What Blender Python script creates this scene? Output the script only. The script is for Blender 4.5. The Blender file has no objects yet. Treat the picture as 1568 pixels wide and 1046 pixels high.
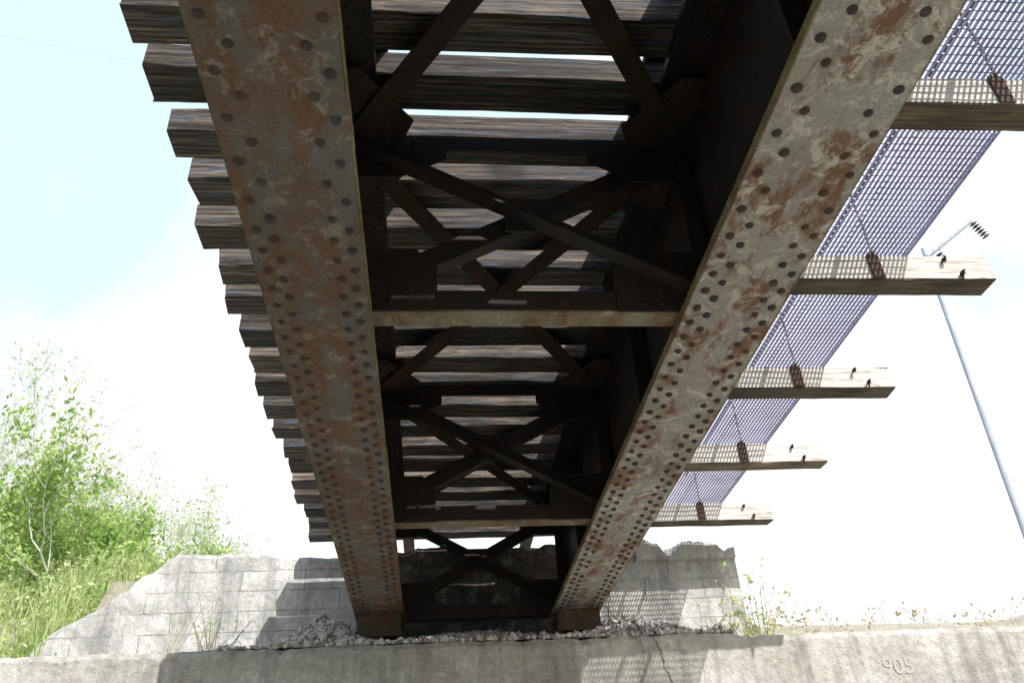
import bpy, math, random
from mathutils import Vector, Matrix, noise
random.seed(7)
R=random.random
def U(a,b): return a+(b-a)*R()
sc=bpy.context.scene
Z0=1.6   # camera (eye) height; all heights below are relative to the eye
H=2.2    # underside of girders above eye
ZT=3.47  # underside of ties
# ---------------------------------------------------------------- helpers
class MB:
    def __init__(s): s.v=[]; s.f=[]; s.m=[]
    def add(s,vs,fs,m=0):
        o=len(s.v); s.v+= [tuple(v) for v in vs]
        for f in fs: s.f.append(tuple(i+o for i in f)); s.m.append(m)
    def box(s,x0,x1,y0,y1,z0,z1,m=0):
        s.add([(x0,y0,z0),(x1,y0,z0),(x1,y1,z0),(x0,y1,z0),(x0,y0,z1),(x1,y0,z1),(x1,y1,z1),(x0,y1,z1)],
              [(0,3,2,1),(4,5,6,7),(0,1,5,4),(1,2,6,5),(2,3,7,6),(3,0,4,7)],m)
    def obox(s,p,q,u,v,ur,vr,m=0):
        p=Vector(p);q=Vector(q);u=Vector(u).normalized();v=Vector(v).normalized()
        vs=[]
        for b in (p,q):
            for a,c in ((ur[0],vr[0]),(ur[1],vr[0]),(ur[1],vr[1]),(ur[0],vr[1])):
                vs.append(b+u*a+v*c)
        s.add(vs,[(0,1,2,3),(7,6,5,4),(0,4,5,1),(1,5,6,2),(2,6,7,3),(3,7,4,0)],m)
    def tube(s,pts,rads,n=6,m=0,cap=True):
        o=len(s.v)
        for i,p in enumerate(pts):
            p=Vector(p)
            d=(Vector(pts[min(i+1,len(pts)-1)])-Vector(pts[max(i-1,0)]))
            if d.length<1e-9: d=Vector((0,0,1))
            d.normalize()
            a=Vector((1,0,0)).cross(d).normalized() if abs(d.z)>.95 else d.cross(Vector((0,0,1))).normalized()
            b=d.cross(a)
            for k in range(n):
                t=2*math.pi*k/n
                s.v.append(tuple(p+(a*math.cos(t)+b*math.sin(t))*rads[i]))
        for i in range(len(pts)-1):
            for k in range(n):
                k2=(k+1)%n
                s.f.append((o+i*n+k,o+i*n+k2,o+(i+1)*n+k2,o+(i+1)*n+k)); s.m.append(m)
        if cap:
            s.f.append(tuple(o+k for k in range(n))[::-1]); s.m.append(m)
            s.f.append(tuple(o+(len(pts)-1)*n+k for k in range(n))); s.m.append(m)
    def dome(s,c,nrm,r,h,n=8,m=0):
        c=Vector(c);nrm=Vector(nrm).normalized();a=nrm.orthogonal().normalized();b=nrm.cross(a)
        vs=[]
        for rr,hh in ((1,0),(.86,.55),(.5,.9)):
            for k in range(n):
                t=2*math.pi*k/n
                vs.append(c+(a*math.cos(t)+b*math.sin(t))*r*rr+nrm*h*hh)
        vs.append(c+nrm*h)
        fs=[]
        for i in range(2):
            for k in range(n):
                k2=(k+1)%n; fs.append((i*n+k,i*n+k2,(i+1)*n+k2,(i+1)*n+k))
        for k in range(n): fs.append((2*n+k,2*n+(k+1)%n,3*n))
        s.add(vs,fs,m)
def mk(name,mb,mats,parent=None,origin=(0,0,0),smooth=False,bevel=0):
    me=bpy.data.meshes.new(name); me.from_pydata(mb.v,[],mb.f)
    if not isinstance(mats,(list,tuple)): mats=[mats]
    for mt in mats: me.materials.append(mt)
    me.polygons.foreach_set('material_index',mb.m)
    if smooth: me.polygons.foreach_set('use_smooth',[True]*len(me.polygons))
    me.update()
    ob=bpy.data.objects.new(name,me); sc.collection.objects.link(ob)
    ob.location=(origin[0],origin[1],origin[2]+Z0)
    if parent: ob.parent=parent
    if bevel:
        b=ob.modifiers.new('b','BEVEL'); b.width=bevel; b.segments=1; b.limit_method='ANGLE'
    return ob
def empty(name):
    e=bpy.data.objects.new(name,None); sc.collection.objects.link(e); return e
# ---------------------------------------------------------------- materials
def newmat(name,rough=.8,spec=.3):
    m=bpy.data.materials.new(name); m.use_nodes=True
    nt=m.node_tree; b=nt.nodes['Principled BSDF']
    b.inputs['Roughness'].default_value=rough
    b.inputs['Specular IOR Level'].default_value=spec
    return m,nt,b
def tex(nt,scale=(1,1,1),coord='Object'):
    tc=nt.nodes.new('ShaderNodeTexCoord'); mp=nt.nodes.new('ShaderNodeMapping')
    mp.inputs['Scale'].default_value=scale
    nt.links.new(tc.outputs[coord],mp.inputs['Vector']); return mp.outputs['Vector']
def nz(nt,vec,scale,detail=4,rough=.6,dist=0):
    n=nt.nodes.new('ShaderNodeTexNoise'); n.inputs['Scale'].default_value=scale
    n.inputs['Detail'].default_value=detail; n.inputs['Roughness'].default_value=rough
    n.inputs['Distortion'].default_value=dist
    if vec is not None: nt.links.new(vec,n.inputs['Vector'])
    return n.outputs['Fac']
def ramp(nt,fac,stops):
    r=nt.nodes.new('ShaderNodeValToRGB'); nt.links.new(fac,r.inputs['Fac'])
    el=r.color_ramp.elements
    while len(el)<len(stops): el.new(.5)
    for e,(p,c) in zip(el,stops):
        e.position=p; e.color=(c[0],c[1],c[2],1) if isinstance(c,(tuple,list)) else (c,c,c,1)
    return r.outputs['Color']
def mix(nt,fac,a,b,mode='MIX'):
    m=nt.nodes.new('ShaderNodeMix'); m.data_type='RGBA'; m.blend_type=mode
    for sck,val in ((m.inputs[0],fac),(m.inputs[6],a),(m.inputs[7],b)):
        if hasattr(val,'is_linked'): nt.links.new(val,sck)
        elif isinstance(val,(tuple,list)): sck.default_value=(*val[:3],1)
        else: sck.default_value=val
    return m.outputs[2]
def bump(nt,b,fac,dist=.01,strength=.6):
    bp=nt.nodes.new('ShaderNodeBump'); bp.inputs['Distance'].default_value=dist
    bp.inputs['Strength'].default_value=strength
    nt.links.new(fac,bp.inputs['Height']); nt.links.new(bp.outputs['Normal'],b.inputs['Normal'])

def steel(name,paint,rust,light,amt_rust=(.42,.6),amt_light=(.55,.66),rough=.8,spec=.25,bd=.0012,f4amt=.5):
    m,nt,b=newmat(name,rough,spec)
    v=tex(nt)
    f1=nz(nt,tex(nt,(1,.45,1)),5.5,6,.72,.5); f2=nz(nt,v,9,7,.78,.5); f3=nz(nt,v,75,3,.6); f4=nz(nt,v,1.1,4,.6)
    c=mix(nt,ramp(nt,f1,[(amt_rust[0],0),(amt_rust[1],1)]),paint,rust)
    c=mix(nt,ramp(nt,f2,[(amt_light[0],0),(amt_light[1],1)]),c,light)
    c=mix(nt,ramp(nt,f4,[(.4,0),(.65,f4amt)]),c,tuple(x*.55 for x in rust))
    c=mix(nt,.5,c,ramp(nt,f3,[(.3,.55),(.7,1.25)]),'MULTIPLY')
    nt.links.new(c,b.inputs['Base Color']); bump(nt,b,f3,bd,.4)
    return m
M_fl=steel('rusty_painted_steel',(.175,.165,.158),(.185,.108,.07),(.34,.32,.29),(.44,.58),(.53,.64),f4amt=.35)
M_fr=steel('weathered_grey_steel',(.38,.365,.35),(.23,.13,.09),(.62,.60,.57),(.49,.58),(.51,.60),f4amt=.25)
M_rv=steel('rivet_steel',(.06,.063,.075),(.12,.068,.045),(.13,.13,.13))
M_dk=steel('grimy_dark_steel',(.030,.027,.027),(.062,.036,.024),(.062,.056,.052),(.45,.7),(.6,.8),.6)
M_st=steel('dusty_strut_steel',(.27,.25,.20),(.19,.115,.07),(.38,.36,.29))
M_ed=steel('lichen_edge_steel',(.27,.25,.13),(.13,.085,.05),(.40,.38,.2))
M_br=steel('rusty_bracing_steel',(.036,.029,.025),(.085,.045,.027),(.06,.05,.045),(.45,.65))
M_bs=steel('bearing_steel',(.08,.065,.055),(.12,.065,.04),(.15,.13,.11))

def wood(name,dark,mid,light,blue,bluef=(.5,.75),cut=(.35,.6),ring=.75,var=(.55,1.45),bs=.8):
    m,nt,b=newmat(name,.7,.35)
    tc=nt.nodes.new('ShaderNodeTexCoord'); oi=nt.nodes.new('ShaderNodeObjectInfo')
    ad=nt.nodes.new('ShaderNodeVectorMath'); ad.operation='MULTIPLY_ADD'
    cx=nt.nodes.new('ShaderNodeCombineXYZ')
    mu=nt.nodes.new('ShaderNodeMath'); mu.operation='MULTIPLY'; mu.inputs[1].default_value=17
    nt.links.new(oi.outputs['Random'],mu.inputs[0]); nt.links.new(mu.outputs[0],cx.inputs[0])
    ad.inputs[1].default_value=(1,1,1)
    nt.links.new(tc.outputs['Object'],ad.inputs[0]); nt.links.new(cx.outputs[0],ad.inputs[2])
    mp=nt.nodes.new('ShaderNodeMapping'); mp.inputs['Scale'].default_value=(.7,15,15)
    nt.links.new(ad.outputs[0],mp.inputs['Vector']); v=mp.outputs['Vector']
    g1=nz(nt,v,2.4,6,.75,.9); g2=nz(nt,ad.outputs[0],2.2,3,.5); g4=nz(nt,v,3,5,.75)
    wv=nt.nodes.new('ShaderNodeTexWave'); wv.wave_type='RINGS'; wv.rings_direction='X'
    wv.inputs['Scale'].default_value=12; wv.inputs['Distortion'].default_value=2.5
    wv.inputs['Detail'].default_value=2; wv.inputs['Detail Scale'].default_value=1.2
    mp2=nt.nodes.new('ShaderNodeMapping'); mp2.inputs['Scale'].default_value=(.3,1,1); mp2.inputs['Location'].default_value=(0,.03,.05)
    nt.links.new(tc.outputs['Object'],mp2.inputs['Vector'])
    nt.links.new(mp2.outputs['Vector'],wv.inputs['Vector'])
    c=ramp(nt,g1,[(.34,dark),(.5,mid),(.68,light)])
    c=mix(nt,ring,c,ramp(nt,wv.outputs['Fac'],[(0,.25),(.6,1.35)]),'MULTIPLY')
    c=mix(nt,ramp(nt,g4,[(bluef[0],0),(bluef[1],1)]),c,blue)
    c=mix(nt,ramp(nt,g2,[(cut[0],.8),(cut[1],0)]),c,dark)
    # drying checks: thin dark splits running with the grain
    ck=nz(nt,tex(nt,(.5,22,22)),1.3,3,.5,.4)
    c=mix(nt,ramp(nt,ck,[(.485,0),(.5,.8),(.515,0)]),c,tuple(x*.4 for x in dark))
    c=mix(nt,1,c,ramp(nt,oi.outputs['Random'],[(0,var[0]),(1,var[1])]),'MULTIPLY')
    nt.links.new(c,b.inputs['Base Color'])
    bump(nt,b,g1,.018,bs)
    return m
M_tie=wood('creosoted_tie_wood',(.017,.014,.013),(.085,.069,.055),(.28,.225,.17),(.095,.125,.19),(.52,.66),(.24,.46))  # blue streaks paint sky highlights into the tie colour
M_plk=wood('lit_plank_wood',(.46,.43,.38),(.72,.69,.64),(.86,.84,.80),(.78,.77,.75),(.5,.8),(.15,.3),.22,(.85,1.1),.4)  # weathered timber, sunlit brightness painted into its pale colour
M_plu=wood('shaded_plank_wood',(.05,.038,.025),(.16,.12,.08),(.27,.22,.15),(.19,.17,.14),(.55,.8))  # same timber for undersides, shade painted into the darker colour

def concrete(name,base,dark,light,scale=1,joints=False):
    m,nt,b=newmat(name,.9,.1)
    v=tex(nt)
    f1=nz(nt,v,1.3*scale,6,.7,.6); f2=nz(nt,v,16,6,.75); f3=nz(nt,v,80,3,.6)
    vs=tex(nt,(6,6,.45)); f4=nz(nt,vs,1.0,6,.65)
    c=ramp(nt,f1,[(.32,dark),(.5,base),(.68,light)])
    c=mix(nt,ramp(nt,f4,[(.48,0),(.66,.62)]),c,tuple(x*.45 for x in base))
    c=mix(nt,.75,c,ramp(nt,f2,[(.3,.6),(.7,1.2)]),'MULTIPLY')
    c=mix(nt,.5,c,ramp(nt,f3,[(.3,.65),(.62,1.1)]),'MULTIPLY')
    hb=f2
    if joints:
        br=nt.nodes.new('ShaderNodeTexBrick'); vv=tex(nt)
        sep=nt.nodes.new('ShaderNodeSeparateXYZ'); cb=nt.nodes.new('ShaderNodeCombineXYZ')
        nt.links.new(vv,sep.inputs[0]); nt.links.new(sep.outputs[0],cb.inputs[0]); nt.links.new(sep.outputs[2],cb.inputs[1])
        nn=nt.nodes.new('ShaderNodeTexNoise'); nn.inputs['Scale'].default_value=3.5; nn.inputs['Detail'].default_value=6; nn.inputs['Roughness'].default_value=.7
        nt.links.new(vv,nn.inputs['Vector'])
        va=nt.nodes.new('ShaderNodeVectorMath'); va.operation='MULTIPLY_ADD'; va.inputs[1].default_value=(.08,.055,.05)
        nt.links.new(nn.outputs['Color'],va.inputs[0]); nt.links.new(cb.outputs[0],va.inputs[2])
        nt.links.new(va.outputs[0],br.inputs['Vector'])
        br.inputs['Scale'].default_value=1; br.inputs['Brick Width'].default_value=.72; br.inputs['Row Height'].default_value=.23
        br.offset=.43
        br.inputs['Mortar Size'].default_value=.010; br.inputs['Mortar Smooth'].default_value=.7
        jm=mix(nt,1,ramp(nt,br.outputs['Fac'],[(0,0),(1,.75)]),ramp(nt,nz(nt,v,2.6,4),[(.38,.15),(.58,1)]),'MULTIPLY')
        c=mix(nt,jm,c,tuple(x*.25 for x in base))
    nt.links.new(c,b.inputs['Base Color'])
    bump(nt,b,hb,.03,.8)
    return m
M_con=concrete('old_concrete',(.60,.585,.545),(.44,.42,.38),(.80,.78,.74))
M_blk=concrete('rough_blockwork',(.64,.64,.62),(.42,.42,.41),(.84,.83,.81),1.7,True)
M_dcon,nt,b=newmat('dark_concrete',.95,.1)  # dark mottled concrete for the wall section under the deck
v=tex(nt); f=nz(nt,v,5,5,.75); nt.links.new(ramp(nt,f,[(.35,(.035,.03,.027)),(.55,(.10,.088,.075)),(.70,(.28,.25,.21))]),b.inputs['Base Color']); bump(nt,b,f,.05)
M_gr,nt,b=newmat('ground_soil',.95,.1)
v=tex(nt); f=nz(nt,v,.8,5,.7); g=nz(nt,v,18,4,.7)
c=ramp(nt,f,[(.35,(.24,.27,.14)),(.5,(.40,.37,.30)),(.7,(.48,.45,.40))]); c=mix(nt,.6,c,ramp(nt,g,[(.3,.6),(.7,1.2)]),'MULTIPLY')
nt.links.new(c,b.inputs['Base Color']); bump(nt,b,g,.05)
M_rock,nt,b=newmat('gravel_stone',.9,.2)
v=tex(nt); f=nz(nt,v,14,3,.6); nt.links.new(ramp(nt,f,[(.35,(.20,.18,.18)),(.5,(.50,.47,.46)),(.64,(.80,.78,.76))]),b.inputs['Base Color']); bump(nt,b,f,.02)
M_dark,nt,b=newmat('crack_dark',1,0); b.inputs['Base Color'].default_value=(.10,.095,.085,1)
M_num,nt,b=newmat('faded_number_paint',.9,.1); b.inputs['Base Color'].default_value=(.50,.48,.44,1)
M_gt,nt,b=newmat('galvanised_grating',.5,.5); b.inputs['Metallic'].default_value=.2
v=tex(nt); f=nz(nt,v,5,4,.6); nt.links.new(ramp(nt,f,[(.3,(.26,.24,.38)),(.7,(.45,.43,.60))]),b.inputs['Base Color'])
def leafm(name,cols,tr=.45):
    m=bpy.data.materials.new(name); m.use_nodes=True; nt=m.node_tree
    out=nt.nodes['Material Output']; nt.nodes.remove(nt.nodes['Principled BSDF'])
    v=tex(nt); f=nz(nt,v,2.2,4,.7)
    c=ramp(nt,f,[(.3,cols[0]),(.5,cols[1]),(.7,cols[2])])
    d=nt.nodes.new('ShaderNodeBsdfDiffuse'); t=nt.nodes.new('ShaderNodeBsdfTranslucent'); mx=nt.nodes.new('ShaderNodeMixShader')
    mx.inputs[0].default_value=tr
    nt.links.new(c,d.inputs[0]); nt.links.new(c,t.inputs[0]); nt.links.new(d.outputs[0],mx.inputs[1]); nt.links.new(t.outputs[0],mx.inputs[2])
    nt.links.new(mx.outputs[0],out.inputs['Surface']); return m
M_leaf=leafm('spring_leaf',[(.13,.27,.05),(.38,.54,.16),(.72,.80,.42)])
M_leaf2=leafm('pale_young_leaf',[(.40,.54,.28),(.60,.70,.44),(.78,.82,.62)])
M_grass=leafm('grass_blade',[(.24,.40,.10),(.52,.62,.28),(.82,.82,.56)])
M_dry=leafm('dry_stalk',[(.4,.34,.22),(.55,.5,.36),(.68,.62,.5)],.2)
M_bark,nt,b=newmat('pale_bark',.9,.1)
v=tex(nt,(1,1,.3)); f=nz(nt,v,14,3,.6); nt.links.new(ramp(nt,f,[(.3,(.5,.48,.46)),(.7,(.7,.69,.67))]),b.inputs['Base Color'])
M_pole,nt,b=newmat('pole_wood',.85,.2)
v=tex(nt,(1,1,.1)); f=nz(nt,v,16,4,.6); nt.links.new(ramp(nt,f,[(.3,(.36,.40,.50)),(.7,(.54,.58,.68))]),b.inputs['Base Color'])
M_ins,nt,b=newmat('brown_insulator_glaze',.25,.5); b.inputs['Base Color'].default_value=(.07,.03,.02,1)

# ---------------------------------------------------------------- bridge
br=empty('railway_bridge')
XL,XR=-.51,1.408; FW=.225
Y0,Y1=-8.2,8.62
CX=(XL+XR)/2
frames=[8.42,5.81,3.15,.49,-2.17,-4.83,-7.5]
def girder(name,X,M):
    mb=MB()
    mb.box(X-.006,X+.006,Y0,Y1,H+.045,ZT-.05)
    for sx in (-1,1):
        a,b_=sorted((X+sx*.006,X+sx*.021)); mb.box(a,b_,Y0,Y1,H+.0452,H+.19)
        mb.box(a,b_,Y0,Y1,ZT-.19,ZT-.0502)
        a,b_=sorted((X+sx*.021,X+sx*.17)); mb.box(a,b_,Y0,Y1,H+.0452,H+.06)
        mb.box(a,b_,Y0,Y1,ZT-.065,ZT-.0502)
    mb.box(X-FW,X+FW,Y0,Y1,ZT-.05,ZT-.003)
    ys=set(frames); k=-7.5
    while k<8.6:
        ys.add(round(k,3)); k+=1.33
    for y in ys:
        for sx in (-1,1):
            a,b_=sorted((X+sx*.022,X+sx*.115)); mb.box(a,b_,y-.006,y+.006,H+.061,ZT-.066)
            a,b_=sorted((X+sx*.022,X+sx*.032)); mb.box(a,b_,y+.006,y+.09,H+.061,ZT-.066)
    y=Y0+.1
    while y<Y1-.05:
        for sx in (-1,1):
            for z in (H+.14,ZT-.14):
                mb.dome((X+sx*.021,y,z),(sx,0,0),.017,.011,6)
            for o in (.07,.12):
                mb.dome((X+sx*o,y+(.06 if o>.1 else 0),ZT-.065),(0,0,-1),.017,.011,6)
            mb.dome((X+sx*.195,y,ZT-.05),(0,0,-1),.015,.01,6)
        y+=.127
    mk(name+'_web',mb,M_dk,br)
    mb=MB(); nx_,n=9,170; vs=[]
    for j in range(n+1):
        y=Y0+(Y1-Y0)*j/n
        for i in range(nx_):
            t=i/(nx_-1); x=X-FW+2*FW*t
            e=(i in(0,nx_-1))
            vs.append((x+(noise.noise(Vector((X,y*6,i)))*.003 if e else 0),y,H+noise.noise(Vector((x*3,y*1.2,X)))*.003+noise.noise(Vector((x*9,y*7,X)))*.0012))
    fs=[(j*nx_+i,(j+1)*nx_+i,(j+1)*nx_+i+1,j*nx_+i+1) for j in range(n) for i in range(nx_-1)]
    mb.add(vs,fs); mb.box(X-FW+.002,X+FW-.002,Y0,Y1,H+.008,H+.045)
    mk(name+'_bottom_flange',mb,M,br)
    mb=MB()
    for sx in (-1,1):
        a,b_=sorted((X+sx*(FW+.0005),X+sx*(FW+.006)))
        y=Y0
        while y<Y1-.01:
            y2=min(y+.22,Y1); j=U(-.0015,.0015); mb.box(a,b_+j,y,y2-.0005,H+.0+j,H+.043); y=y2
    mk(name+'_flange_edge',mb,M_ed,br)
    mb=MB()
    rows=[-.180,-.118,.118,.180]
    y=Y0+.08
    while y<8.0:
        p=.127 if 2.45<y<9 else .2
        for i,o in enumerate(rows):
            yy=y+(p*.5 if i in (0,3) else 0)
            if R()<.012: continue
            s=U(.92,1.1)
            mb.dome((X+o+U(-.003,.003),yy+U(-.005,.005),H+.003),(U(-.08,.08),U(-.08,.08),-1),.020*s,.019*s,10)
        y+=p
    mk(name+'_rivets',mb,M_rv,br,smooth=True)
girder('left_girder',XL,M_fl); girder('right_girder',XR,M_fr)

def Lmem(mb,p,q,leg,up,th=.011,flip=1):
    p=Vector(p);q=Vector(q);d=(q-p).normalized(); up=Vector(up); side=d.cross(up).normalized()*flip
    up=side.cross(d).normalized()
    if up.z<-.01: up=-up
    mb.obox(p,q,side,up,(-leg/2,leg/2),(0,th))
    mb.obox(p,q,side,up,(-leg/2,-leg/2+th),(th,leg))
for i,y in enumerate(frames):
    mb=MB(); x0,x1=XL+.03,XR-.03
    zb,zt=H+.07,ZT-.13
    for sx,X in ((1,x0),(-1,x1)):
        w=.50
        for (za,zc,wz) in ((zb-.035,zb+.33,w),(zt-.26,zt+.05,w+.05)):
            if za<H+.3:
                vs=[(X,y-.012,za),(X+sx*wz,y-.012,za),(X+sx*wz,y-.012,za+.25),(X+sx*wz*.8,y-.012,zc),(X,y-.012,zc)]
            else:
                vs=[(X,y-.012,za),(X+sx*wz*.55,y-.012,za),(X+sx*wz,y-.012,za+.14),(X+sx*wz,y-.012,zc),(X,y-.012,zc)]
            n=len(vs); vs2=[(a,b_+.010,c_) for a,b_,c_ in vs]
            fs=[tuple(range(n)),tuple(range(2*n-1,n-1,-1))]+[(k,(k+1)%n,n+(k+1)%n,n+k) for k in range(n)]
            mb.add(vs+vs2,fs)
            for k in range(4):
                for j in range(2):
                    mb.dome((X+sx*(wz*.2+k*.09),y-.013,(za+.045+j*.075) if za<H+.3 else (zc-.045-j*.075)),(0,-1,0),.016,.01,6)
    a=Vector((x0+.1,y-.035,zt-.06)); c_=Vector((x1-.12,y-.035,zb+.1))
    d=(c_-a).normalized(); n=Vector((0,1,0)); s=d.cross(n)
    mb.obox(a,c_,s,n,(-.055,.055),(0,.011)); mb.obox(a,c_,s,n,(-.055,-.044),(-.08,0))
    for t in (.1,.16,.84,.9,.5): mb.dome(a.lerp(c_,t)+Vector((0,-.001,0)),(0,-1,0),.017,.011,6)
    a=Vector((x1-.1,y+.012,zt-.06)); c_=Vector((x0+.12,y+.012,zb+.1)); d=(c_-a).normalized(); s=d.cross(n)
    mb.obox(a,c_,s,n,(-.055,.055),(0,.011)); mb.obox(a,c_,s,n,(.044,.055),(.011,.08))
    m=(a+c_)/2; mb.box(m.x-.1,m.x+.1,y-.022,y-.012,m.z-.11,m.z+.11)
    mb.box(x0,x1,y+.0,y+.012,zt-.04,zt+.06); mb.box(x0,x1,y+.0122,y+.1,zt+.048,zt+.06)
    mb.box(x0,x1,y,y+.011,zb-.02,zb+.09)
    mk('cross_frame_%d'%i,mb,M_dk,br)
    mb=MB(); mb.box(x0-.0,x1+.0,y-.0,y+.12,zb-.034,zb-.021)
    mk('cross_frame_strut_%d'%i,mb,M_st if i>0 else M_dk,br,bevel=.002)
mb=MB()
for i in range(len(frames)-1):
    ya,yb=frames[i],frames[i+1]
    z=ZT-.16
    Lmem(mb,(XL+.12,ya-.08,z),(XR-.12,yb+.08,z),.115,(0,0,1))
    Lmem(mb,(XR-.12,ya-.08,z+.013),(XL+.12,yb+.08,z+.013),.115,(0,0,1),flip=-1)
    for (X,sx) in ((XL+.03,1),(XR-.03,-1)):
        for yy,sy in ((ya,-1),(yb,1)):
            zz=z+.026
            vs=[(X,yy+sy*.02,zz),(X+sx*.32,yy+sy*.02,zz),(X+sx*.38,yy+sy*.16,zz),(X+sx*.12,yy+sy*.48,zz),(X,yy+sy*.48,zz)]
            n=5; vs2=[(a,b_,c_+.01) for a,b_,c_ in vs]
            mb.add(vs+vs2,[tuple(range(n)),tuple(range(2*n-1,n-1,-1))]+[(k,(k+1)%n,n+(k+1)%n,n+k) for k in range(n)])
            for t in (.1,.2,.3,.4): mb.dome((X+sx*(.27-t*.3),yy+sy*(t+.04),zz),(0,0,-1),.016,.01,6)
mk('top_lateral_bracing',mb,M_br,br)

# ties
def beam(L,W,T,seed,seg=22,jit=.004,two=False):
    mb=MB(); rnd=random.Random(seed)
    prof=[(-W/2+.008,-T/2),(W/2-.008,-T/2),(W/2,-T/2+.008),(W/2,T/2-.008),(W/2-.008,T/2),(-W/2+.008,T/2),(-W/2,T/2-.008),(-W/2,-T/2+.008)]
    n=len(prof); vs=[]
    for i in range(seg+1):
        x=-L/2+L*i/seg
        e=min(i,seg-i)
        for k,(a,b_) in enumerate(prof):
            w=noise.noise(Vector((x*2.3+seed*3.1,k*.6,seed*.7)))*jit*2
            ww=rnd.uniform(-1,1)*jit*(1.8 if e==0 else .5)
            vs.append((x+rnd.uniform(-.012,.012)*(e==0),a+w+ww,b_+w+rnd.uniform(-jit,jit)*.5))
    for i in range(seg):
        for k in range(n):
            k2=(k+1)%n
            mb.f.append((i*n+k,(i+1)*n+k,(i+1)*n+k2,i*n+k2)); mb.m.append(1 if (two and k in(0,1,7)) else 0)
    mb.v=vs
    mb.f.append(tuple(range(n))); mb.f.append(tuple(seg*n+k for k in range(n))[::-1]); mb.m+= [0,0]
    return mb
TH=.166; PITCH=.384; XE=-1.41
tiesY=[]
for k in range(46):
    y=9.455-k*PITCH+U(-.012,.012)
    xl=XE+U(-.04,.03); xr=2.31+U(-.03,.03)
    W=.226+U(-.014,.016); T=TH+U(-.004,.012)
    ob=mk('tie_%02d'%k,beam(xr-xl,W,T,k),M_tie,br,origin=((xl+xr)/2,y,ZT+T/2))
    ob.rotation_euler=(U(-.035,.035),U(-.002,.002),U(-.009,.009))
    tiesY.append(y)
mb=MB()
for X in (CX-.753,CX+.753):
    z=ZT+TH+.018
    mb.box(X-.07,X+.07,-8.2,12,z,z+.018); mb.box(X-.009,X+.009,-8.2,12,z+.018,z+.12); mb.box(X-.035,X+.035,-8.2,12,z+.12,z+.155)
mk('rails',mb,M_br,br)
mb=MB()
for j,yy in enumerate(tiesY):
    if j%3==1:
        xx=XL-FW-.11
        mb.tube([(xx,yy-.02,ZT+.02),(xx,yy-.02,ZT-.11)],[.013,.013],6)
        mb.tube([(xx,yy-.02,ZT-.012),(xx,yy-.02,ZT-.04)],[.028,.028],6)
        mb.tube([(xx,yy-.02,ZT-.1),(xx+.05,yy-.02,ZT-.115)],[.013,.013],6)
mk('hook_bolts',mb,M_dk,br)
# walkway timbers
wy=[9.22,7.62,6.1,4.56,2.98,1.42,-.14,-1.7,-3.26,-4.8,-6.4,-8.0]
for j,yy in enumerate(wy):
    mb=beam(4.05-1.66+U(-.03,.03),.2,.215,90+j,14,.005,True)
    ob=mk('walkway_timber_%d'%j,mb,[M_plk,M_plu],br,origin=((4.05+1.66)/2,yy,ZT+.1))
    ob.rotation_euler=(U(-.03,.03),U(-.004,.004),U(-.012,.012))
mb=MB()
for yy in wy:
    for xx,zz in ((3.70,.15),(3.80,.03)):
        mb.tube([(xx,yy-.1,ZT+zz),(xx,yy-.16,ZT+zz+.01)],[.009,.009],6)
        mb.tube([(xx,yy-.125,ZT+zz),(xx,yy-.14,ZT+zz)],[.019,.019],6)
    mb.tube([(3.80,yy-.125,ZT+.03),(3.79,yy-.125,ZT-.05)],[.009,.007],6)
mk('walkway_bolts',mb,M_br,br)
mb=MB(); gz=ZT+.215
x=2.34
while x<3.46:
    mb.box(x,x+.005,-8.1,9.45,gz,gz+.022); x+=.034
y=-8.1
while y<9.45:
    mb.box(2.34,3.455,y,y+.008,gz+.010,gz+.018); y+=.055
for yy in wy: mb.box(2.34,3.46,yy+.3,yy+.306,gz-.002,gz+.024)
mb.box(3.456,3.462,-8.1,9.45,gz-.002,gz+.024)
mk('walkway_grating',mb,M_gt,br)
mb=MB()
for yy in wy:
    mb.box(3.13,3.215,yy-.122,yy-.112,ZT-.005,ZT+.21)      # post foot plate on the timber face
    mb.box(3.165,3.18,yy-.135,yy-.1222,ZT+.21,ZT+1.2)
for zz in (ZT+.7,ZT+1.19):
    mb.box(3.16,3.19,-8.1,9.4,zz,zz+.008); mb.box(3.16,3.166,-8.1,9.4,zz-.03,zz)
mk('walkway_handrail',mb,M_bs,br)
mb=MB()
for X in (XL,XR):
    mb.box(X-.205,X+.205,8.06,8.58,H-.16,H-.004)
    mb.box(X-.22,X+.22,8.03,8.6,H-.21,H-.1605)
    for o in (-.19,-.02,.19): mb.box(X+o-.03,X+o+.03,8.06,8.56,H-.3,H-.2105)
    mb.box(X-.28,X+.28,8.0,8.6,H-.35,H-.3005)
    mb.box(X-.2,X+.2,-8.0,-7.5,H-.36,H-.004)
mk('bearings',mb,M_bs,br)

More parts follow.
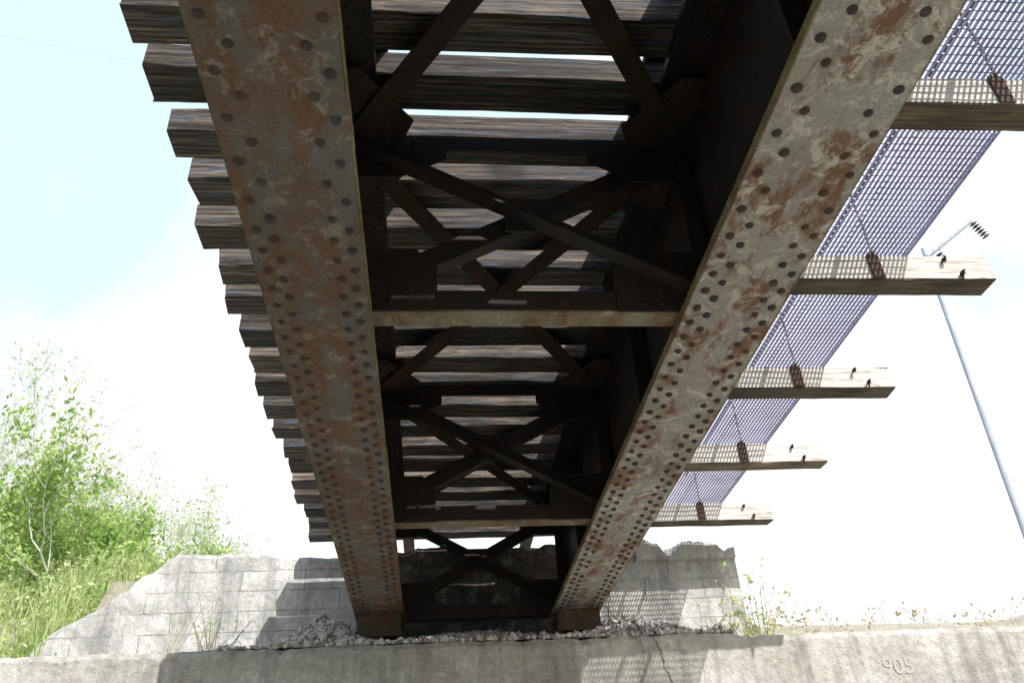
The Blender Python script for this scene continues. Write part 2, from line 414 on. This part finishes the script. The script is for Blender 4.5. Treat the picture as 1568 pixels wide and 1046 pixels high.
# ---------------------------------------------------------------- abutment
ab=empty('bridge_abutment')
def wall(prof,z0,y0,y1,seed,jit=.012,dx=.07):
    rnd=random.Random(seed)
    xs=[];zs=[]
    for (xa,za),(xb,zb) in zip(prof[:-1],prof[1:]):
        n=max(1,int(abs(xb-xa)/dx))
        for i in range(n):
            xs.append(xa+(xb-xa)*i/n); zs.append(za+(zb-za)*i/n)
    xs.append(prof[-1][0]); zs.append(prof[-1][1])
    mb=MB(); n=len(xs); rows=[]
    for x,z in zip(xs,zs):
        j=noise.noise(Vector((x*1.9,seed,0)))*jit*1.8+noise.noise(Vector((x*8,seed,3)))*jit*1.3+rnd.uniform(-jit,jit)*.3
        chip=max(0,noise.noise(Vector((x*3.3,seed,20)))-.25)*jit*6
        rows.append([(x,y0,z0),(x,y0+noise.noise(Vector((x*3,seed,9)))*jit*.5,z-.06-chip+j),(x,y0+.02+abs(j)+chip,z-.012+j*.7-chip*.3),(x,y0+.1+chip,z+j*.5),(x,y1,z),(x,y1,z0)])
    vs=[v for r in rows for v in r]; m=6; fs=[]
    for i in range(n-1):
        for k in range(m):
            k2=(k+1)%m
            fs.append((i*m+k,(i+1)*m+k,(i+1)*m+k2,i*m+k2))
    fs.append(tuple(range(m))); fs.append(tuple((n-1)*m+k for k in range(m))[::-1])
    mb.add(vs,fs); return mb
ZS=1.85
mk('seat_wall',wall([(-9,ZS),(2.83,ZS),(2.9,ZS-.03),(9,ZS-.03)],-1.7,7.7,9.9,3,.016),M_con,ab)
mk('back_wall',wall([(-4.45,2.35),(-4.1,2.62),(-3.75,2.8),(-3.4,3.12),(-2.98,3.42),(-1.8,3.42),(-1.6,3.36),(2.7,3.36),(3.0,3.30),(3.62,3.33),(3.7,3.25)],1.5,9.72,10.25,5,.035),M_blk,ab)
mk('coping_stone',wall([(2.45,3.46),(2.9,3.38),(3.2,3.43),(3.68,3.32)],3.18,9.62,10.2,8,.06,.05),M_con,ab)
mk('bearing_seat_backing',wall([(-.78,3.22),(.2,3.28),(.5,3.2),(1.72,3.28)],1.7,9.2,9.7,15,.04),M_dcon,ab)  # separate dark wall section in front of the back wall
mb=MB(); pts=[]; x=2.02; z=ZS-.01
for i in range(16):
    pts.append((x,z)); z-=.035; x+=U(-.01,.028)
for (a,b_),(c_,d) in zip(pts[:-1],pts[1:]):
    w=U(.002,.005); mb.add([(a-w,7.692,b_),(a+w,7.692,b_),(c_+w,7.692,d),(c_-w,7.692,d)],[(0,3,2,1)])
mk('crack',mb,M_dark,ab)
cu=bpy.data.curves.new('stencil_number','FONT'); cu.body='905'; cu.size=.2; cu.extrude=.0005
to=bpy.data.objects.new('stencil_number',cu); sc.collection.objects.link(to); to.parent=ab
to.location=(4.12,7.695,1.42+Z0); to.rotation_euler=(math.radians(90),0,0); cu.materials.append(M_num)
p=empty('bridge_pier')
mk('pier_shaft',wall([(-1.9,ZS-.01),(3.0,ZS-.01)],-1.7,-9,-7.3,11,.01),M_con,p)
# gravel on the seat: mounds covered with loose stones
def rock(mb,c,r,rnd):
    vs=[(0,0,1),(0,0,-.7)]
    n=5
    for k in range(n):
        t=2*math.pi*k/n+rnd.uniform(-.3,.3); rr=rnd.uniform(.75,1.15); vs.append((math.cos(t)*rr,math.sin(t)*rr,rnd.uniform(-.35,.35)))
    rot=Matrix.Rotation(rnd.uniform(0,6),3,'X')@Matrix.Rotation(rnd.uniform(0,6),3,'Z')
    vs=[Vector(c)+rot@(Vector(v)*r) for v in vs]
    mb.add(vs,[f for k in range(n) for f in ((0,2+k,2+(k+1)%n),(1,2+(k+1)%n,2+k))])
mb=MB(); rnd=random.Random(2)
def heap(x,y):
    a=math.exp(-((x+1.02)/.36)**2)*.30+math.exp(-((x-1.95)/.50)**2)*.23+math.exp(-((x-.4)/.75)**2)*.12+.02
    if x>2.75 or x<-1.75: a=.006
    t=max(0,min(1,(y-7.72)/.45))
    return a*t**.75*(1+.35*noise.noise(Vector((x*5,y*5,0)))+.25*noise.noise(Vector((x*13,y*13,2))))
gx=[-1.9+i*.04 for i in range(118)]; gy=[7.72+i*.05 for i in range(24)]
mb.add([(x,y,ZS-.01+heap(x,y)) for y in gy for x in gx],[(j*118+i,j*118+i+1,(j+1)*118+i+1,(j+1)*118+i) for j in range(23) for i in range(117)])
for i in range(11000):
    x=rnd.uniform(-1.9,2.8); yy=7.72+1.0*rnd.random()**1.6; h=heap(x,yy)
    if rnd.random()>.25+h*6: continue
    r=rnd.choice((.010,.013,.018,.024,.030,.045 if rnd.random()<.2 else .02))
    rock(mb,(x,yy,ZS+h+r*.3),r,rnd)
mk('gravel',mb,M_rock)

# ---------------------------------------------------------------- ground
def sm(t): t=max(0,min(1,t)); return t*t*(3-2*t)
def gh(x,y):
    lo=-1.6
    n=noise.noise(Vector((x*.35,y*.35,0)))*.12+noise.noise(Vector((x*1.7,y*1.7,4)))*.04
    if -8.8<x<8.8:
        if y<8.0: return lo+n
        z=lo+3.1*sm((y-8.0)/.3)
        if -4.0<x<3.4: z+=1.75*sm((y-9.9)/.25)
        else: z+=1.75*sm((y-8.6)/(3.0 if x<0 else 5.0))
        return z+(n*.5 if y>10.3 else 0) if y>8.5 else z
    return lo+4.85*sm((y-3)/10)+n
xs=[-400,-200,-100,-60,-40,-30,-24,-20,-17,-14,-12,-10.5,-9.5]+[-8.9+i*.3 for i in range(60)]+[9.5,10.5,12,14,17,20,24,30,40,60,100,200,400]
ys=[-400,-200,-100,-50,-30,-20,-15,-10,-6,-3,0,2,4,5,6,7,7.6,7.95,8.05,8.15,8.25,8.35,8.6,8.9,9.2,9.5,9.8,9.9,9.98,10.06,10.15,10.3,10.7,11.1,11.6,12,12.6,13.2,14,15,16,18,20,24,30,40,60,100,200,400]
mb=MB(); vs=[(x,y,gh(x,y)) for y in ys for x in xs]; nx=len(xs)
mb.add(vs,[(j*nx+i,j*nx+i+1,(j+1)*nx+i+1,(j+1)*nx+i) for j in range(len(ys)-1) for i in range(nx-1)])
mk('ground',mb,M_gr)

# ---------------------------------------------------------------- vegetation
def leaf(mb,p,s,rnd,m=1):
    a=Vector((rnd.gauss(0,1),rnd.gauss(0,1),rnd.gauss(0,1))).normalized(); b_=a.orthogonal().normalized()
    b_=Matrix.Rotation(rnd.uniform(0,6.28),3,a)@b_; c_=a.cross(b_)
    mb.add([p-b_*s,p+c_*s*.45,p+b_*s,p-c_*s*.45],[(0,1,2,3)],m)
def grow(mb,p,d,L,r,depth,rnd,leafn,leafs,spread,up,minr,nbs):
    pts=[p];rad=[r];n=4; q=p.copy(); dd=d.copy()
    for i in range(n):
        dd=(dd+Vector((rnd.gauss(0,.13),rnd.gauss(0,.13),rnd.gauss(0,.1)+up*.5))).normalized()
        q=q+dd*L/n; pts.append(q.copy()); rad.append(max(r*(1-.55*(i+1)/n),minr))
    mb.tube(pts,rad,5 if depth>2 else 3,0,False)
    if depth<=1:
        for k in range(leafn):
            t=rnd.uniform(.1,1); i=min(int(t*n),n-1); c=pts[i].lerp(pts[i+1],t*n-i)
            leaf(mb,c+Vector((rnd.gauss(0,.07),rnd.gauss(0,.07),rnd.gauss(0,.07)))*(1+leafs*8),leafs*rnd.uniform(.6,1.3),rnd)
    if depth==0: return
    nb=rnd.choice(nbs)
    for k in range(nb):
        t=rnd.uniform(.3,1) if k else 1
        i=min(int(t*n),n-1); c=pts[i].lerp(pts[i+1],min(1,t*n-i))
        ax=Vector((rnd.gauss(0,1),rnd.gauss(0,1),rnd.gauss(0,.5))).normalized()
        nd=(dd+ax*spread*rnd.uniform(.6,1.5)).normalized()
        grow(mb,c,nd,L*rnd.uniform(.58,.82),max(r*.5*(1.1-t*.3),minr),depth-1,rnd,leafn,leafs,spread,up,minr,nbs)
def tree(name,x,y,h,depth,leafn,leafs,mat,seed,r=.12,spread=.5,stems=1,up=.12,minr=.0035,nbs=(3,4,4,5)):
    rnd=random.Random(seed); mb=MB(); z=gh(x,y)-.05
    for s_ in range(stems):
        d=Vector((rnd.gauss(0,.12*stems**.7),rnd.gauss(0,.12*stems**.7),1)).normalized()
        grow(mb,Vector((rnd.gauss(0,.1*(stems-1)),rnd.gauss(0,.1*(stems-1)),0)),d,h*.34*rnd.uniform(.8,1.1),r,depth,rnd,leafn,leafs,spread,up,minr,nbs)
    return mk(name,mb,[M_bark,mat],origin=(x,y,z))
tree('bare_tree',-8.5,19,8.8,5,5,.045,M_leaf2,11,.07,.6,3,.12,.0045,(3,3,3,4))
tree('bare_tree',-11.2,19.5,8.4,5,6,.045,M_leaf2,12,.07,.6,2,.12,.0045,(3,3,4,4))
tree('bare_tree',-6.6,19.5,6.6,5,4,.045,M_leaf2,23,.06,.6,2,.12,.0045,(3,3,3,4))
tree('bush',-5.25,13.8,3.6,3,26,.05,M_leaf,5,.025,.55,9,.14)
tree('bush',-6.3,14.2,3.4,3,22,.05,M_leaf,6,.025,.55,9,.14)
tree('bush',-7.6,15.0,3.3,3,20,.05,M_leaf,7,.025,.6,10,.12)
tree('bush',-6.4,17.5,4.6,3,18,.05,M_leaf2,9,.025,.5,8,.16)
tree('bush',-8.6,17.5,4.6,3,20,.05,M_leaf,39,.025,.55,8,.14)
tree('bush',-4.3,19.5,3.8,3,14,.05,M_leaf2,19,.025,.5,8,.16)
tree('bush',-2.9,20.5,4.0,3,12,.05,M_leaf2,29,.025,.5,7,.16)
def grassp(name,pts,n,hmin,hmax,mat,seed,w=.008):
    rnd=random.Random(seed); mb=MB()
    (xa,xb,ya,yb)=pts
    for i in range(n):
        x=rnd.uniform(xa,xb); y=rnd.uniform(ya,yb)
        nn=noise.noise(Vector((x*1.3,y*1.3,seed)))
        if nn<-.1 and rnd.random()<.85: continue
        z=gh(x,y)-.02; h=rnd.uniform(hmin,hmax)*(1+.6*nn); a=rnd.uniform(0,6.28); b_=h*rnd.uniform(.1,.6)
        dx,dy=math.cos(a),math.sin(a); px,py=-dy*w,dx*w
        p0=(x,y,z);p1=(x+dx*b_*.35,y+dy*b_*.35,z+h*.6);p2=(x+dx*b_,y+dy*b_,z+h)
        mb.add([(p0[0]-px,p0[1]-py,p0[2]),(p0[0]+px,p0[1]+py,p0[2]),(p1[0]+px*.8,p1[1]+py*.8,p1[2]),(p1[0]-px*.8,p1[1]-py*.8,p1[2]),p2],[(0,1,2,3),(3,2,4)])
        if rnd.random()<.55:
            for k in range(5): leaf(mb,Vector(p0).lerp(Vector(p2),rnd.uniform(.4,1.1))+Vector((rnd.gauss(0,.07),rnd.gauss(0,.07),rnd.gauss(0,.05))),rnd.uniform(.02,.055),rnd,0)
    return mk(name,mb,mat)
grassp('grass',(-9,-4.2,9.6,13.5),7000,.2,.85,M_grass,1,.010)
grassp('grass',(-4.2,-3.2,10.4,12.5),900,.2,.5,M_grass,2)
grassp('dry_grass',(4.2,9.5,10.5,14),350,.1,.35,M_dry,3,.005)
def weed(name,x,y,z,h,n,seed,matS,matL,leafs=.03,spread=.5):
    rnd=random.Random(seed); mb=MB()
    for i in range(n):
        d=Vector((rnd.gauss(0,spread),rnd.gauss(0,spread),1)).normalized(); q=Vector((rnd.gauss(0,.04),rnd.gauss(0,.04),0)); pts=[q.copy()]
        L=h*rnd.uniform(.5,1)
        for k in range(4):
            d=(d+Vector((rnd.gauss(0,.12),rnd.gauss(0,.12),-.02))).normalized(); q=q+d*L/4; pts.append(q.copy())
        mb.tube(pts,[.006,.005,.004,.003,.002],3,0,False)
        for k in range(9):
            c=pts[rnd.randint(1,4)]; leaf(mb,c+Vector((rnd.gauss(0,.03),rnd.gauss(0,.03),rnd.gauss(0,.03))),leafs*rnd.uniform(.6,1.2),rnd)
    return mk(name,mb,[matS,matL],origin=(x,y,z))
weed('weed_plant',-2.12,8.5,ZS,.85,18,1,M_dry,M_grass,.018,.35)
weed('weed_plant',-2.6,8.6,ZS,.85,8,2,M_dry,M_grass,.016,.3)
weed('weed_plant',1.80,8.1,ZS+.1,.55,4,3,M_dk,M_leaf,.012,.15)
weed('weed_plant',3.62,9.2,ZS,1.15,34,4,M_dry,M_grass,.036,.25)
weed('weed_plant',2.95,8.9,ZS,.6,16,6,M_dry,M_grass,.024,.35)
weed('weed_plant',4.6,9.6,gh(4.6,9.6),1.0,8,8,M_dry,M_dry,.012,.25)
weed('weed_plant',-3.4,9.2,ZS,.6,10,9,M_dry,M_grass,.02,.4)

# ---------------------------------------------------------------- utility pole and wires
up=empty('utility_pole')
P0=Vector((17.02,22,gh(17.02,22)-.3)); P1=Vector((17.76,22,18.5))
mb=MB(); mb.tube([P0,P0.lerp(P1,.5),P1],[.105,.09,.075],12); mk('shaft',mb,M_pole,up)
e1=Vector((20.1,22,19.85)); a=P0.lerp(P1,.975)
mb=MB(); mb.tube([a,e1],[.1,.08],8); mb.tube([a-Vector((0,0,.8)),a.lerp(e1,.35)],[.03,.03],6)
mk('bracket_arm',mb,M_pole,up)
mb=MB()
for base,dv in ((e1,Vector((.35,0,-.75)).normalized()),(a+Vector((.35,-.15,.1)),Vector((.3,0,-.9)).normalized())):
    for j in range(6):
        c=base+dv*(.1+j*.13); mb.tube([c,c+dv*.05,c+dv*.09],[.05,.17,.05],10)
mk('insulators',mb,M_ins,up)
mb=MB()
def wire(A,B,sag,r=.012):
    pts=[]
    for i in range(25):
        t=i/24; q=A.lerp(B,t); q.z-=sag*4*t*(1-t); pts.append(q)
    mb.tube(pts,[r]*25,4,0,False)
wire(e1,Vector((-60,20,37.0)),.0,.005)
wire(e1+Vector((.3,0,-.7)),Vector((80,10,14)),2,.004)
mk('power_line',mb,M_bark)

# ---------------------------------------------------------------- light / sky
S=Vector((.48,-.95,1.0)).normalized()
sun=bpy.data.lights.new('sun','SUN'); sun.energy=5; sun.angle=math.radians(.5); sun.color=(1,.97,.92)
so=bpy.data.objects.new('sun',sun); sc.collection.objects.link(so); so.rotation_euler=S.to_track_quat('Z','Y').to_euler(); so.location=(5,-8,15)
w=bpy.data.worlds.new('World'); sc.world=w; w.use_nodes=True; nt=w.node_tree
bg=nt.nodes['Background']; bg.inputs['Strength'].default_value=.15
sk=nt.nodes.new('ShaderNodeTexSky'); sk.sky_type='NISHITA'; sk.sun_disc=False
sk.sun_elevation=math.asin(S.z); sk.sun_rotation=math.atan2(S.x,S.y); sk.dust_density=3.0; sk.air_density=1.0
tc=nt.nodes.new('ShaderNodeTexCoord')
f=nz(nt,tc.outputs['Generated'],2.2,7,.6,.3)
sp=nt.nodes.new('ShaderNodeSeparateXYZ'); nt.links.new(tc.outputs['Generated'],sp.inputs[0])
ma=nt.nodes.new('ShaderNodeMath'); ma.operation='MULTIPLY_ADD'; ma.inputs[1].default_value=-.58
nt.links.new(sp.outputs[2],ma.inputs[0]); nt.links.new(f,ma.inputs[2])
mb_=nt.nodes.new('ShaderNodeMath'); mb_.operation='MULTIPLY_ADD'; mb_.inputs[1].default_value=.16   # thicker haze to the east
nt.links.new(sp.outputs[0],mb_.inputs[0]); nt.links.new(ma.outputs[0],mb_.inputs[2])
mask=ramp(nt,mb_.outputs[0],[(.08,0),(.30,1)])
thin=mix(nt,.94,sk.outputs[0],(5.6,7.3,7.8))      # thin bright haze over the blue
north=mix(nt,mask,thin,(8.4,8.5,8.6))             # bright cloud ahead
side=ramp(nt,sp.outputs[1],[(0,0),(.25,1)])
south=mix(nt,.25,sk.outputs[0],(4.2,4.7,5.2))
col=mix(nt,side,south,north)
nt.links.new(col,bg.inputs['Color'])
sc.view_settings.view_transform='Standard'; sc.view_settings.look='None'; sc.view_settings.exposure=0

# ---------------------------------------------------------------- camera
cam=bpy.data.cameras.new('camera'); co=bpy.data.objects.new('camera',cam); sc.collection.objects.link(co)
cam.sensor_width=36; cam.lens=29.07; cam.clip_end=2000; cam.clip_start=.05
r=Vector((.99546,-.0795,-.0523)).normalized(); bk=Vector((-.09514,-.8318,-.5468)); bk=(bk-r*bk.dot(r)).normalized(); u=bk.cross(r)
co.matrix_world=Matrix(((r.x,u.x,bk.x,0),(r.y,u.y,bk.y,0),(r.z,u.z,bk.z,Z0),(0,0,0,1)))
sc.camera=co
